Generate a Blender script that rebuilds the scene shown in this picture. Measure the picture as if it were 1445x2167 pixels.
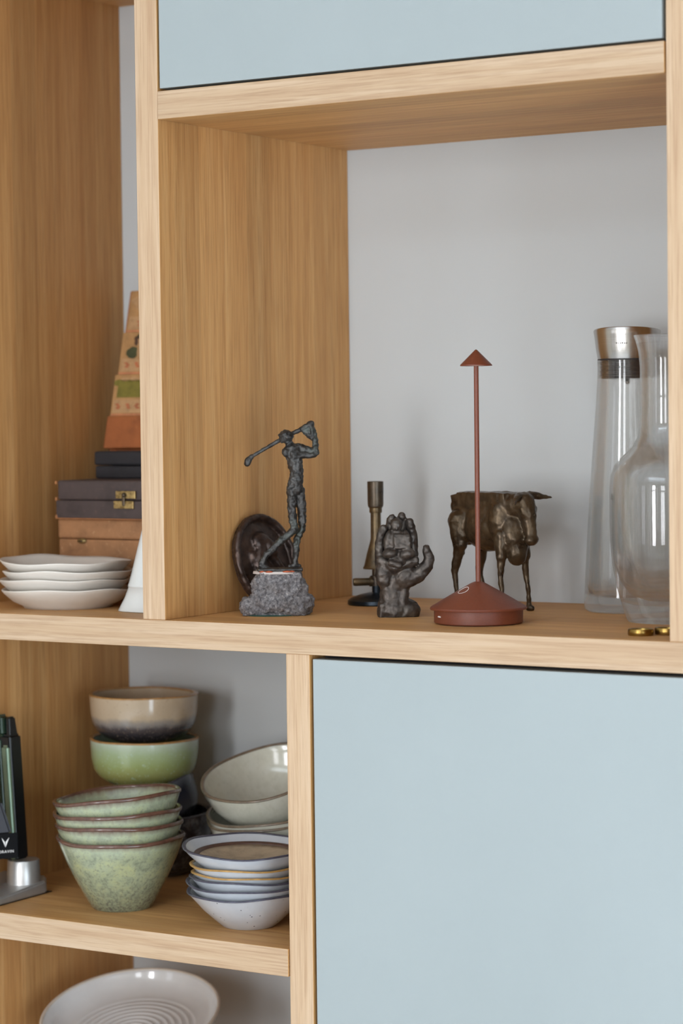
import bpy, bmesh, math, random
from mathutils import Vector, Matrix, Euler, noise

# ------------------------------------------------------------------ scene, camera, light
S = bpy.context.scene
COL = S.collection
for o in list(bpy.data.objects):
    bpy.data.objects.remove(o)
PI = math.pi

YAW, PITCH, ROLL = math.radians(-31.974), math.radians(-2.272), math.radians(-0.675)
fw = Vector((math.sin(YAW)*math.cos(PITCH), math.cos(YAW)*math.cos(PITCH), math.sin(PITCH)))
rt = Vector((math.cos(YAW), -math.sin(YAW), 0))
up = rt.cross(fw)
r2 = rt*math.cos(ROLL) + up*math.sin(ROLL)
u2 = -rt*math.sin(ROLL) + up*math.cos(ROLL)
cam_d = bpy.data.cameras.new('camera')
cam = bpy.data.objects.new('camera', cam_d); COL.objects.link(cam)
mw = Matrix((r2, u2, -fw)).transposed().to_4x4()
mw.translation = Vector((1.5597, -2.1309, 0.2205))
cam.matrix_world = mw
cam_d.sensor_fit = 'HORIZONTAL'; cam_d.sensor_width = 24; cam_d.lens = 85
cam_d.clip_start = 0.05; cam_d.clip_end = 60
cam_d.dof.use_dof = True; cam_d.dof.focus_distance = 2.60; cam_d.dof.aperture_fstop = 4.8
S.camera = cam

S.view_settings.view_transform = 'Standard'
S.view_settings.look = 'None'
S.view_settings.gamma = 1
S.view_settings.use_curve_mapping = False
S.view_settings.exposure = -0.40

W = bpy.data.worlds.new('world'); S.world = W
W.use_nodes = True
W.node_tree.nodes['Background'].inputs[0].default_value = (0.62, 0.75, 1.0, 1)
W.node_tree.nodes['Background'].inputs[1].default_value = 0.6

FLOOR, CEIL = -1.25, 1.45
RX0, RX1, RY0, RY1 = -2.6, 2.5, -4.3, 0.42      # room extents
WINS = [(-2.15, -1.40), (-0.15, 0.40), (1.20, 1.85)]   # glazed doors in the wall facing the shelves
WZ0, WZ1 = -0.70, 1.05
SY0, SY1, SZ0, SZ1 = -2.30, -0.95, -1.20, 0.45         # unseen low glazed door, added for cool light from the right
def area(name, loc, rot, sx, sy, power, color):
    d = bpy.data.lights.new(name, 'AREA'); d.shape = 'RECTANGLE'; d.size = sx; d.size_y = sy
    d.energy = power; d.color = color
    o = bpy.data.objects.new(name, d); COL.objects.link(o); o.location = loc; o.rotation_euler = rot
    return o
ADDED_ROOFLIGHT = (-0.6, 1.6, -3.9, -2.9)                            # unseen roof light, added for steep light from overhead
area('added_overhead_light', ((ADDED_ROOFLIGHT[0]+ADDED_ROOFLIGHT[1])/2, (ADDED_ROOFLIGHT[2]+ADDED_ROOFLIGHT[3])/2, CEIL+.12), (0, 0, 0), ADDED_ROOFLIGHT[1]-ADDED_ROOFLIGHT[0], ADDED_ROOFLIGHT[3]-ADDED_ROOFLIGHT[2], 60, (0.80, 0.91, 1.0))
for i, (a, b) in enumerate(WINS):
    area('window_daylight', ((a+b)/2, RY0-0.12, (WZ0+WZ1)/2), (PI/2, 0, 0), b-a, WZ1-WZ0, (14, 112, 54)[i], (0.95, 0.965, 1.0))
area('added_side_light', (RX1+.12, (SY0+SY1)/2, (SZ0+SZ1)/2), (0, PI/2, 0), SZ1-SZ0, SY1-SY0, 72, (0.74, 0.88, 1.0))

# ------------------------------------------------------------------ helpers
def link(name, me, m=None, parent=None, smooth=False):
    o = bpy.data.objects.new(name, me); COL.objects.link(o)
    if m is not None:
        if isinstance(m, (list, tuple)):
            for k in m: me.materials.append(k)
        elif not me.materials: me.materials.append(m)
    if smooth:
        me.polygons.foreach_set('use_smooth', [True]*len(me.polygons))
    if parent is not None: o.parent = parent
    return o
def tag(o, label=None, cat=None, group=None, kind=None):
    if label: o['label'] = label
    if cat: o['category'] = cat
    if group: o['group'] = group
    if kind: o['kind'] = kind
    return o
def empty(name, loc=(0, 0, 0), rot=(0, 0, 0), label=None, cat=None, group=None):
    o = bpy.data.objects.new(name, None); COL.objects.link(o)
    o.location = loc; o.rotation_euler = rot; o.empty_display_size = .02
    return tag(o, label, cat, group)
def bm_mesh(bm, name):
    bmesh.ops.recalc_face_normals(bm, faces=bm.faces)
    me = bpy.data.meshes.new(name); bm.to_mesh(me); bm.free(); return me
def box_bm(bm, x0, x1, y0, y1, z0, z1, bev=0.0008, seg=2):
    r = bmesh.ops.create_cube(bm, size=1)
    for v in r['verts']:
        v.co = Vector((x0+(v.co.x+.5)*(x1-x0), y0+(v.co.y+.5)*(y1-y0), z0+(v.co.z+.5)*(z1-z0)))
    if bev:
        es = {e for v in r['verts'] for e in v.link_edges}
        bmesh.ops.bevel(bm, geom=list(es), offset=bev, segments=seg, affect='EDGES', profile=.5)
def box(name, x0, x1, y0, y1, z0, z1, m, parent=None, bev=0.0008, seg=2):
    bm = bmesh.new(); box_bm(bm, x0, x1, y0, y1, z0, z1, bev, seg)
    return link(name, bm_mesh(bm, name), m, parent)
def lathe(name, prof, m, parent=None, n=64, wob=None, closed=False, smooth=True):
    """prof: list of (r, z); wob(theta, r, z) -> (r, z). r == 0 ends become poles"""
    verts, faces, rings = [], [], []
    for (r, z) in prof:
        if r < 1e-7:
            zz = wob(0, 0, z)[1] if wob else z
            rings.append([len(verts)]); verts.append((0, 0, zz))
        else:
            ring = []
            for k in range(n):
                t = 2*PI*k/n
                rr, zz = wob(t, r, z) if wob else (r, z)
                ring.append(len(verts)); verts.append((rr*math.cos(t), rr*math.sin(t), zz))
            rings.append(ring)
    pairs = list(zip(rings[:-1], rings[1:]))
    if closed: pairs.append((rings[-1], rings[0]))
    for a, b in pairs:
        if len(a) == 1 and len(b) == 1: continue
        for k in range(n):
            j = (k+1) % n
            if len(a) == 1: faces.append((a[0], b[j], b[k]))
            elif len(b) == 1: faces.append((a[k], a[j], b[0]))
            else: faces.append((a[k], a[j], b[j], b[k]))
    me = bpy.data.meshes.new(name); me.from_pydata(verts, [], faces)
    bm = bmesh.new(); bm.from_mesh(me); bmesh.ops.recalc_face_normals(bm, faces=bm.faces); bm.to_mesh(me); bm.free()
    o = link(name, me, m, parent, smooth)
    return o
def sharp(o, ang=35):
    o.data.set_sharp_from_angle(angle=math.radians(ang))
    return o
def tube(name, pts, radii, m, parent=None, n=10, cap=True):
    """swept tube through pts"""
    P = [Vector(p) for p in pts]; verts, faces = [], []
    if not isinstance(radii, (list, tuple)): radii = [radii]*len(P)
    ref = Vector((0, 0, 1))
    for i, p in enumerate(P):
        d = (P[min(i+1, len(P)-1)]-P[max(i-1, 0)]).normalized()
        if abs(d.dot(ref)) > .95: ref = Vector((1, 0, 0))
        a = d.cross(ref).normalized(); b = d.cross(a)
        for k in range(n):
            t = 2*PI*k/n; verts.append(p+(a*math.cos(t)+b*math.sin(t))*radii[i])
    for i in range(len(P)-1):
        for k in range(n):
            j = (k+1) % n; faces.append((i*n+k, i*n+j, (i+1)*n+j, (i+1)*n+k))
    if cap: faces += [tuple(range(n))[::-1], tuple((len(P)-1)*n+k for k in range(n))]
    me = bpy.data.meshes.new(name); me.from_pydata([tuple(v) for v in verts], [], faces)
    return link(name, me, m, parent, True)
# --- sculpted bodies: overlapping blobs fused into one skin
def capsule_bm(bm, p0, p1, r0, r1, sq=1.0, n=14):
    p0, p1 = Vector(p0), Vector(p1); L = (p1-p0).length
    k = max(2, int(L/(min(r0, r1)*.5))+1)
    for i in range(k+1):
        t = i/k; c = p0.lerp(p1, t); r = r0+(r1-r0)*t
        q = bmesh.ops.create_icosphere(bm, subdivisions=2, radius=r)
        for v in q['verts']: v.co = Vector((v.co.x, v.co.y*sq, v.co.z))+c
def ell_bm(bm, c, rad, rot=(0, 0, 0)):
    q = bmesh.ops.create_icosphere(bm, subdivisions=3, radius=1)
    E = Euler([math.radians(a) for a in rot]).to_matrix()
    for v in q['verts']: v.co = E @ Vector((v.co.x*rad[0], v.co.y*rad[1], v.co.z*rad[2]))+Vector(c)
def rbox_bm(bm, c, h, rot=(0, 0, 0)):
    q = bmesh.ops.create_cube(bm, size=2)
    E = Euler([math.radians(a) for a in rot]).to_matrix()
    for v in q['verts']: v.co = E @ Vector((v.co.x*h[0], v.co.y*h[1], v.co.z*h[2]))+Vector(c)
def sculpt(name, fill, voxel, smooth, m, parent=None, amp=0.0, freq=100.0, flat=None, ridge=0.0, seed=0, sm_factor=.5):
    bm = bmesh.new(); fill(bm)
    me = bpy.data.meshes.new(name+'_src'); bm.to_mesh(me); bm.free()
    t = bpy.data.objects.new(name+'_src', me); COL.objects.link(t)
    md = t.modifiers.new('r', 'REMESH'); md.mode = 'VOXEL'; md.voxel_size = voxel
    if smooth:
        ms = t.modifiers.new('s', 'SMOOTH'); ms.iterations = smooth; ms.factor = sm_factor
    dg = bpy.context.evaluated_depsgraph_get(); dg.update()
    out = bpy.data.meshes.new_from_object(t.evaluated_get(dg))
    bpy.data.objects.remove(t); bpy.data.meshes.remove(me)
    sd = Vector((seed*3.1, seed*1.7, seed*.9))
    if amp or ridge:
        cos = []
        for v in out.vertices:
            q = v.co*freq+sd
            d = amp*(noise.noise(q)+.5*noise.noise(q*2.3)+.25*noise.noise(q*5.1))
            if ridge: d += ridge*(min(noise.voronoi(q*1.3)[0][0], .8)-.4)
            cos.append(v.co+v.normal*d)
        for v, c in zip(out.vertices, cos): v.co = c
    if flat is not None:
        for v in out.vertices:
            if v.co.z < flat: v.co.z = flat
    out.name = name; out.update()
    return link(name, out, m, parent, True)

# ------------------------------------------------------------------ materials
MATS = {}
class NT:
    def __init__(s, name):
        s.m = bpy.data.materials.new(name); s.m.use_nodes = True
        s.t = s.m.node_tree; s.n = s.t.nodes; s.b = s.n['Principled BSDF']
    def node(s, t, **kw):
        n = s.n.new(t)
        for k, v in kw.items():
            if k.startswith('i_'):
                key = k[2:]; key = int(key) if key.isdigit() else key.replace('_', ' ')
                n.inputs[key].default_value = v
            else: setattr(n, k, v)
        return n
    def l(s, a, b): s.t.links.new(a, b)
    def coord(s, scale=(1, 1, 1), rot=(0, 0, 0)):
        tc = s.node('ShaderNodeTexCoord'); mp = s.node('ShaderNodeMapping')
        mp.inputs['Scale'].default_value = scale; mp.inputs['Rotation'].default_value = rot
        s.l(tc.outputs['Object'], mp.inputs['Vector']); return mp.outputs['Vector']
    def noise(s, vec, scale, detail=4, rough=.55, dist=0):
        n = s.node('ShaderNodeTexNoise'); n.inputs['Scale'].default_value = scale; n.inputs['Detail'].default_value = detail
        n.inputs['Roughness'].default_value = rough; n.inputs['Distortion'].default_value = dist
        s.l(vec, n.inputs['Vector']); return n.outputs['Fac']
    def ramp(s, fac, stops, interp='LINEAR'):
        r = s.node('ShaderNodeValToRGB'); r.color_ramp.interpolation = interp
        e = r.color_ramp.elements
        while len(e) < len(stops): e.new(.5)
        for k, (p, c) in enumerate(stops):
            e[k].position = p; e[k].color = (*c, 1) if len(c) == 3 else c
        s.l(fac, r.inputs['Fac']); return r.outputs['Color']
    def math(s, op, a, b=None, c=None):
        n = s.node('ShaderNodeMath', operation=op)
        for k, x in enumerate((a, b, c)):
            if x is None: continue
            if isinstance(x, (int, float)): n.inputs[k].default_value = x
            else: s.l(x, n.inputs[k])
        return n.outputs[0]
    def mix(s, fac, a, b, mode='MIX'):
        n = s.node('ShaderNodeMix', data_type='RGBA', blend_type=mode)
        for k, x in ((0, fac), (6, a), (7, b)):
            if isinstance(x, (int, float)): n.inputs[k].default_value = x
            elif isinstance(x, tuple): n.inputs[k].default_value = (*x, 1)
            else: s.l(x, n.inputs[k])
        return n.outputs[2]
    def xyz(s, vec):
        n = s.node('ShaderNodeSeparateXYZ'); s.l(vec, n.inputs[0]); return n.outputs
    def maprange(s, v, a, b, c=0., d=1.):
        n = s.node('ShaderNodeMapRange'); s.l(v, n.inputs[0])
        for k, x in enumerate((a, b, c, d)): n.inputs[k+1].default_value = x
        return n.outputs[0]
    def bump(s, h, strength=.2, dist=.001):
        n = s.node('ShaderNodeBump'); n.inputs['Strength'].default_value = strength; n.inputs['Distance'].default_value = dist
        s.l(h, n.inputs['Height']); s.l(n.outputs[0], s.b.inputs['Normal'])
    def col(s, c):
        if isinstance(c, tuple): s.b.inputs['Base Color'].default_value = (*c, 1)
        else: s.l(c, s.b.inputs['Base Color'])
    def set(s, **kw):
        for k, v in kw.items():
            i = s.b.inputs[k.replace('_', ' ')]
            if hasattr(v, 'node'): s.l(v, i)
            else: i.default_value = v
        return s
def srgb(r, g, b):
    f = lambda c: (c/255/12.92) if c <= 10 else ((c/255+.055)/1.055)**2.4
    return (f(r), f(g), f(b))
def plain(name, c, rough=.5, metal=0.0, var=.06, scale=60, bump=0.0, coat=0.0, **kw):
    t = NT(name); v = t.coord(); f = t.noise(v, scale, 4)
    lo = tuple(x*(1-var) for x in c); hi = tuple(min(1, x*(1+var)) for x in c)
    t.col(t.ramp(f, [(.3, lo), (.7, hi)])); t.set(Roughness=rough, Metallic=metal, Coat_Weight=coat, **kw)
    if bump: t.bump(t.noise(v, scale*4, 3), bump, .0006)
    return t.m

PAL_FACE = ([(.25, srgb(184, 130, 74)), (.5, srgb(204, 154, 96)), (.75, srgb(217, 172, 116))], srgb(140, 90, 46), srgb(190, 140, 86))
PAL_FRONT_LIT = ([(.25, srgb(182, 148, 116)), (.5, srgb(200, 170, 138)), (.75, srgb(214, 188, 160))], srgb(150, 112, 80), srgb(190, 158, 126))  # same oak, paled for the light that falls on front faces
def oak(name, axis, seed=0.0, pal=PAL_FACE):
    """straight grained oiled oak made of glued staves, grain along `axis`"""
    t = NT(name)
    sc1 = [38, 38, 38]; sc2 = [330, 330, 330]; sc3 = [9, 9, 9]
    k = 'xyz'.index(axis); sc1[k] = 1.1; sc2[k] = 9; sc3[k] = .5
    tc = t.node('ShaderNodeTexCoord'); ad = t.node('ShaderNodeVectorMath', operation='ADD')
    t.l(tc.outputs['Object'], ad.inputs[0])
    o = t.xyz(tc.outputs['Object'])
    st = t.math('FLOOR', t.math('MULTIPLY', t.math('ADD', o[1], seed*.013+.004), 1/.047))
    wn = t.node('ShaderNodeTexWhiteNoise', noise_dimensions='1D'); t.l(st, wn.inputs['W'])
    off = t.node('ShaderNodeVectorMath', operation='SCALE'); t.l(wn.outputs['Color'], off.inputs[0]); off.inputs['Scale'].default_value = 3.0
    t.l(off.outputs[0], ad.inputs[1])
    def mp(sc):
        m = t.node('ShaderNodeMapping'); m.inputs['Scale'].default_value = sc; m.inputs['Location'].default_value = (seed, seed*2, seed*3)
        t.l(ad.outputs[0], m.inputs['Vector']); return m.outputs[0]
    A = t.noise(mp(sc1), 2.2, 5, .6, .6)
    B = t.noise(mp(sc2), 1.6, 3, .6)
    C = t.noise(mp(sc3), 2.0, 3, .5, .4)
    a = t.ramp(A, pal[0])
    pores = t.maprange(B, .36, .50, 0.0, 1.0)
    c = t.mix(t.maprange(B, .30, .54, .46, 0.0), a, pal[1])
    c = t.mix(t.maprange(C, .35, .7, 0., .35), c, pal[2])
    hv = t.node('ShaderNodeHueSaturation'); t.l(c, hv.inputs['Color'])
    t.l(t.maprange(wn.outputs['Value'], 0, 1, .88, 1.07), hv.inputs['Value'])
    t.col(hv.outputs[0])
    t.set(Roughness=t.maprange(A, .2, .8, .5, .62)); t.b.inputs['Specular IOR Level'].default_value = .35
    t.bump(B, .12, .0006)
    return t.m
OAK_Z, OAK_X = oak('oak_vertical', 'z', 1.0), oak('oak_horizontal', 'x', 2.0)
FRONT_LIT_Z, FRONT_LIT_X = oak('oak_lit_front_vertical', 'z', 3.0, PAL_FRONT_LIT), oak('oak_lit_front_horizontal', 'x', 4.0, PAL_FRONT_LIT)

def laminate():
    t = NT('blue_grey_laminate'); v = t.coord()
    f = t.noise(v, 3.0, 3); g = t.noise(v, 900, 2)
    t.col(t.ramp(f, [(.3, srgb(156, 164, 165)), (.7, srgb(160, 168, 169))]))
    t.set(Roughness=t.maprange(f, .3, .7, .42, .52)); t.b.inputs['Specular IOR Level'].default_value = .4
    t.bump(g, .03, .0003)
    return t.m
LAM = laminate()
BACKP = plain('pale_grey_back_panel', srgb(194, 198, 199), .6, var=.015, scale=4)
DARKGAP = plain('near_black_matt', srgb(38, 34, 36), .7, var=.1)
WALLM = plain('white_wall_paint', srgb(214, 206, 192), .8, var=.01, scale=3)
CEILM = plain('white_ceiling_paint', srgb(236, 240, 244), .85, var=.01, scale=3)
FLOORM = plain('pale_stone_floor', srgb(214, 216, 218), .5, var=.03, scale=5)
FRAMEM = plain('white_window_paint', srgb(235, 235, 232), .4, var=.01)

# ------------------------------------------------------------------ room shell
def structure(name, *a, **k):
    o = box(name, *a, **k); o['kind'] = 'structure'; return o
structure('floor', RX0, RX1, RY0, RY1, FLOOR-.05, FLOOR, FLOORM, bev=0)
bm = bmesh.new()
for (a, b, c, d) in ((RX0, ADDED_ROOFLIGHT[0], RY0, RY1), (ADDED_ROOFLIGHT[1], RX1, RY0, RY1), (ADDED_ROOFLIGHT[0], ADDED_ROOFLIGHT[1], RY0, ADDED_ROOFLIGHT[2]), (ADDED_ROOFLIGHT[0], ADDED_ROOFLIGHT[1], ADDED_ROOFLIGHT[3], RY1)): box_bm(bm, a, b, c, d, CEIL, CEIL+.1, 0)
tag(link('ceiling', bm_mesh(bm, 'ceiling'), CEILM), kind='structure')
structure('wall_back', RX0, RX1, RY1, RY1+.05, FLOOR, CEIL, WALLM, bev=0)
structure('wall_left', RX0-.05, RX0, RY0, RY1, FLOOR, CEIL, WALLM, bev=0)
bm = bmesh.new()
for (a, b, c, d) in ((RY0, SY0, FLOOR, CEIL), (SY1, RY1, FLOOR, CEIL), (SY0, SY1, FLOOR, SZ0), (SY0, SY1, SZ1, CEIL)): box_bm(bm, RX1, RX1+.1, a, b, c, d, 0)
tag(link('wall_right', bm_mesh(bm, 'wall_right'), WALLM), kind='structure')
sd_ = empty('added_side_door', (RX1+.05, (SY0+SY1)/2, SZ0)); sd_['kind'] = 'structure'
for y_ in (-.65, 0, .65): box('door_frame', -.03, .03, y_-.025, y_+.025, 0, SZ1-SZ0, FRAMEM, sd_, .003)
for z_ in (.025, SZ1-SZ0-.025): box('glazing_bar', -.025, .025, -.675, .675, z_-.025, z_+.025, FRAMEM, sd_, .003)
bm = bmesh.new()
xs = [RX0] + [v for w in WINS for v in w] + [RX1]
for i in range(0, len(xs), 2): box_bm(bm, xs[i], xs[i+1], RY0-.1, RY0, FLOOR, CEIL, 0)
for a, b in WINS:
    box_bm(bm, a, b, RY0-.1, RY0, FLOOR, WZ0, 0); box_bm(bm, a, b, RY0-.1, RY0, WZ1, CEIL, 0)
tag(link('wall_front', bm_mesh(bm, 'wall_front'), WALLM), kind='structure')
for i, (a, b) in enumerate(WINS):
    w = empty('window_%d' % (i+1), ((a+b)/2, RY0-.05, WZ0)); w['kind'] = 'structure'
    hw, hh = (b-a)/2, WZ1-WZ0
    for x in (-hw+.025, 0, hw-.025): box('window_frame', x-.025, x+.025, -.03, .03, 0, hh, FRAMEM, w, .003)
    for z in (.025, hh*.62, hh-.025): box('glazing_bar', -hw, hw, -.025, .025, z-.025, z+.025, FRAMEM, w, .003)

# ------------------------------------------------------------------ shelving unit
X0, X2 = -0.030, 0.5986
XA, XB = 0.157, 0.1865
XL = -0.344
ZT1, ZT2 = 0.5437, 0.574
ZL1, ZL0 = -0.3453, -0.3753
ZTL = 0.7515
DEP = 0.391
XR = 0.98                     # right end of the unit
TOP = 1.16
ZB1 = -0.655                  # board below the lower bay
unit = empty('shelving_unit', (0.3, 0.2, FLOOR), (0, 0, 0), 'tall oak shelving unit with grey-blue doors and open compartments', 'shelving unit')
def part(name, x0, x1, y0, y1, z0, z1, m, bev=.0008, seg=2):
    o = box(name, x0, x1, y0, y1, z0, z1, m, None, bev, seg)
    if m in (OAK_X, OAK_Z):                             # front faces get paler oak, room light put into their colour
        o.data.materials.append(FRONT_LIT_X if m is OAK_X else FRONT_LIT_Z)
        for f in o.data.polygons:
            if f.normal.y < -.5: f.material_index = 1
    o.parent = unit; o.matrix_parent_inverse = Matrix.Translation(-Vector(unit.location)); return o
RC = .0015                    # uprights stand a touch behind the shelf nosing
part('shelf_board', XL, XR+.03, 0, DEP, -.03, 0, OAK_X)                             # long main shelf
part('shelf_board', .0008, X2-.0014, 0, DEP, ZT1, ZT2, OAK_X)                         # above the display bay
part('shelf_board', XL, X0, 0, DEP, ZTL, ZTL+.03, OAK_X)                            # above the left bay
part('shelf_board', XL, XA-.0012, 0, DEP, ZL0, ZL1, OAK_X)                          # bowl shelf
part('shelf_board', XL, XA, 0, DEP, ZB1-.03, ZB1, OAK_X)
part('shelf_board', XL-.03, XR+.03, 0, DEP, TOP, TOP+.03, OAK_X)
part('shelf_board', XL, XR, .02, DEP, FLOOR+.06, FLOOR+.09, OAK_X)
part('upright_panel', X0, 0, RC, DEP, 0, TOP, OAK_Z)
part('upright_panel', X2, X2+.03, RC, DEP, 0, TOP, OAK_Z)
part('upright_panel', XA, XB, RC, DEP, FLOOR+.09, -.03, OAK_Z)
part('upright_panel', XL-.03, XL, 0, DEP, FLOOR, TOP, OAK_Z)
part('upright_panel', XR, XR+.03, RC, DEP, FLOOR, -.03, OAK_Z)
part('upright_panel', XR, XR+.03, RC, DEP, 0, TOP, OAK_Z)
part('back_panel', XL-.03, XR+.03, DEP, DEP+.012, FLOOR, TOP+.03, BACKP, 0)
part('plinth', XL, XR, .03, .05, FLOOR, FLOOR+.06, OAK_X)
part('door_gap_sheet', .004, X2-.004, .030, .036, ZT2, TOP, DARKGAP, 0)  # near-black sheet behind the door so its gaps read dark
part('door_gap_sheet', XB+.002, XR-.002, .030, .036, FLOOR+.09, -.031, DARKGAP, 0)
part('cabinet_door', .0027, X2-.0040, .0018, .0210, ZT2+.0030, TOP-.003, LAM, .0006)
part('cabinet_door', XB+.0032, XR-.003, .0028, .0220, FLOOR+.093, -.0345, LAM, .0010, 3)
part('cabinet_door', X2+.0330, XR-.003, .0018, .0210, .003, TOP-.003, LAM, .0006)

# ------------------------------------------------------------------ bronze, brass, stone
def bronze(name, dark, light, rough=.42, green=0.0, scale=90):
    t = NT(name); v = t.coord()
    f = t.noise(v, scale, 6, .6); g = t.noise(v, scale*.25, 3)
    c = t.ramp(f, [(.3, dark), (.55, tuple((a+b)/2 for a, b in zip(dark, light))), (.75, light)])
    if green: c = t.mix(t.maprange(g, .55, .75, 0, green), c, srgb(80, 104, 92))
    t.col(c); t.set(Metallic=.6, Roughness=t.maprange(f, .3, .8, rough-.1, rough+.12))
    t.bump(t.noise(v, scale*3, 5, .6), .3, .001)
    return t.m
BRZ_GOLF = bronze('slate_bronze', srgb(38, 35, 33), srgb(92, 90, 88), .45, .4, 110)
BRZ_HAND = bronze('grey_brown_bronze', srgb(54, 47, 43), srgb(104, 95, 88), .42, .1, 90)
BRZ_BULL = bronze('warm_brown_bronze', srgb(58, 45, 32), srgb(104, 86, 64), .34, 0, 60)
BRZ_PLAQ = bronze('dark_chocolate_bronze', srgb(40, 31, 28), srgb(92, 74, 66), .36, 0, 60)

# relief plaque leaning on the upright
pl = empty('relief_plaque', (0.0215, 0.165, 0.0), (0, 0, 0), 'dark oval bronze relief dish leaning on the upright behind the golfer', 'sculpture')
def plaque_fill(bm):
    # built lying in local y-z, facing +x
    n, RW, RH = 130, .047, .0545
    for rr, dx, h in ((1.0, 0, .0035),):
        q = bmesh.ops.create_icosphere(bm, subdivisions=4, radius=1)
        for v in q['verts']: v.co = Vector((v.co.x*.006-.002, v.co.y*RW, v.co.z*RH))
    for k in range(n):                                  # raised lip
        t = 2*PI*k/n
        q = bmesh.ops.create_icosphere(bm, subdivisions=1, radius=.0046)
        for v in q['verts']: v.co += Vector((.0045, RW*.94*math.cos(t), RH*.94*math.sin(t)))
    ell_bm(bm, (.005, -.002, .022), (.008, .013, .012))          # bowed head and back
    ell_bm(bm, (.0065, .006, .014), (.009, .010, .015), (30, 0, 0))
    ell_bm(bm, (.006, -.010, .006), (.007, .008, .018), (-25, 0, 0))
    capsule_bm(bm, (.006, .008, .006), (.006, .020, -.016), .006, .004)
    capsule_bm(bm, (.006, -.012, -.004), (.005, .004, -.024), .006, .004)
    capsule_bm(bm, (.005, -.020, .010), (.004, -.016, -.020), .004, .003)
pq = sculpt('dish', plaque_fill, .0016, 4, BRZ_PLAQ, pl, amp=.0008, freq=120)
pq.rotation_euler = (math.radians(6), math.radians(-14), math.radians(-12)); pq.location = (0, 0, .0555)

# golfer on a stone block
GX, GY = 0.0735, 0.1125
ROT = math.radians(32)
gf = empty('golfer_sculpture', (GX, GY, 0), (0, 0, ROT), 'slender bronze golfer mid-swing standing on a rough grey stone', 'sculpture')
def mm(*p): return tuple(a/1000 for a in p)
def stone_fill(bm):
    ell_bm(bm, mm(1, 2, 12), mm(39, 29, 16)); ell_bm(bm, mm(3, 2, 26), mm(32, 23, 24)); rbox_bm(bm, mm(3.5, 1, 32), mm(23, 17, 15), (0, 0, 4))
    ell_bm(bm, mm(-27, -4, 10), mm(15, 17, 12)); ell_bm(bm, mm(26, -3, 13), mm(15, 16, 14)); ell_bm(bm, mm(21, -5, 26), mm(13, 13, 16))
    rbox_bm(bm, mm(0, 2, 6), mm(34, 22, 6), (0, 0, -6)); ell_bm(bm, mm(-13, -13, 18), mm(15, 9, 15)); ell_bm(bm, mm(-19, -2, 34), mm(9, 12, 12))
def granite():
    t = NT('rough_grey_stone'); v = t.coord()
    f = t.noise(v, 300, 5, .72); g = t.noise(v, 60, 4)
    c = t.ramp(f, [(.30, srgb(48, 46, 47)), (.45, srgb(104, 100, 102)), (.6, srgb(140, 136, 136)), (.72, srgb(214, 204, 196))])
    c = t.mix(t.maprange(g, .5, .75, 0, .45), c, srgb(96, 84, 74)); t.col(c)
    t.set(Roughness=.75); t.bump(f, .8, .002); return t.m
st = sculpt('stone_block', stone_fill, .0018, 3, granite(), gf, amp=.0030, freq=150, flat=0.0006, ridge=.0035)
FELT = plain('green_felt', srgb(34, 66, 56), .9); PAINT = plain('flaked_white_filler', srgb(196, 186, 180), .6)
REDP = plain('orange_red_paint', srgb(176, 84, 48), .55)
lathe('felt_pad', [(0, 0), (.036, 0), (.036, .0012), (0, .0012)], FELT, gf, 32, lambda t, r, z: (r*(1+.08*math.sin(2*t)), z)).scale = (1, .72, 1)
lathe('filler_band', [(0, .0465), (.0268, .0462), (.0262, .0488), (0, .0490)], PAINT, gf, 32, lambda t, r, z: (r*(1+.03*math.sin(5*t)), z)).scale = (1, .7, 1)
for (x, y, s) in ((-16, -14.5, 3), (-8, -17.2, 4), (12, -17, 5), (17, -15, 3)):
    tube('paint_fleck', [mm(x-s, y, 48.9), mm(x, y-.6, 49.2), mm(x+s, y, 48.9)], [.0007, .0011, .0006], REDP, gf, 6)
def plinth_fill(bm):
    rbox_bm(bm, mm(3.5, 0, 50.5), mm(25, 14, 1.8), (0, 0, 3)); ell_bm(bm, mm(-14, -8, 51.5), mm(9, 6, 2.5)); ell_bm(bm, mm(20, 4, 51.5), mm(9, 7, 2.5))
sculpt('bronze_plinth', plinth_fill, .0011, 2, BRZ_GOLF, gf, amp=.0007, freq=250)
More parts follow.
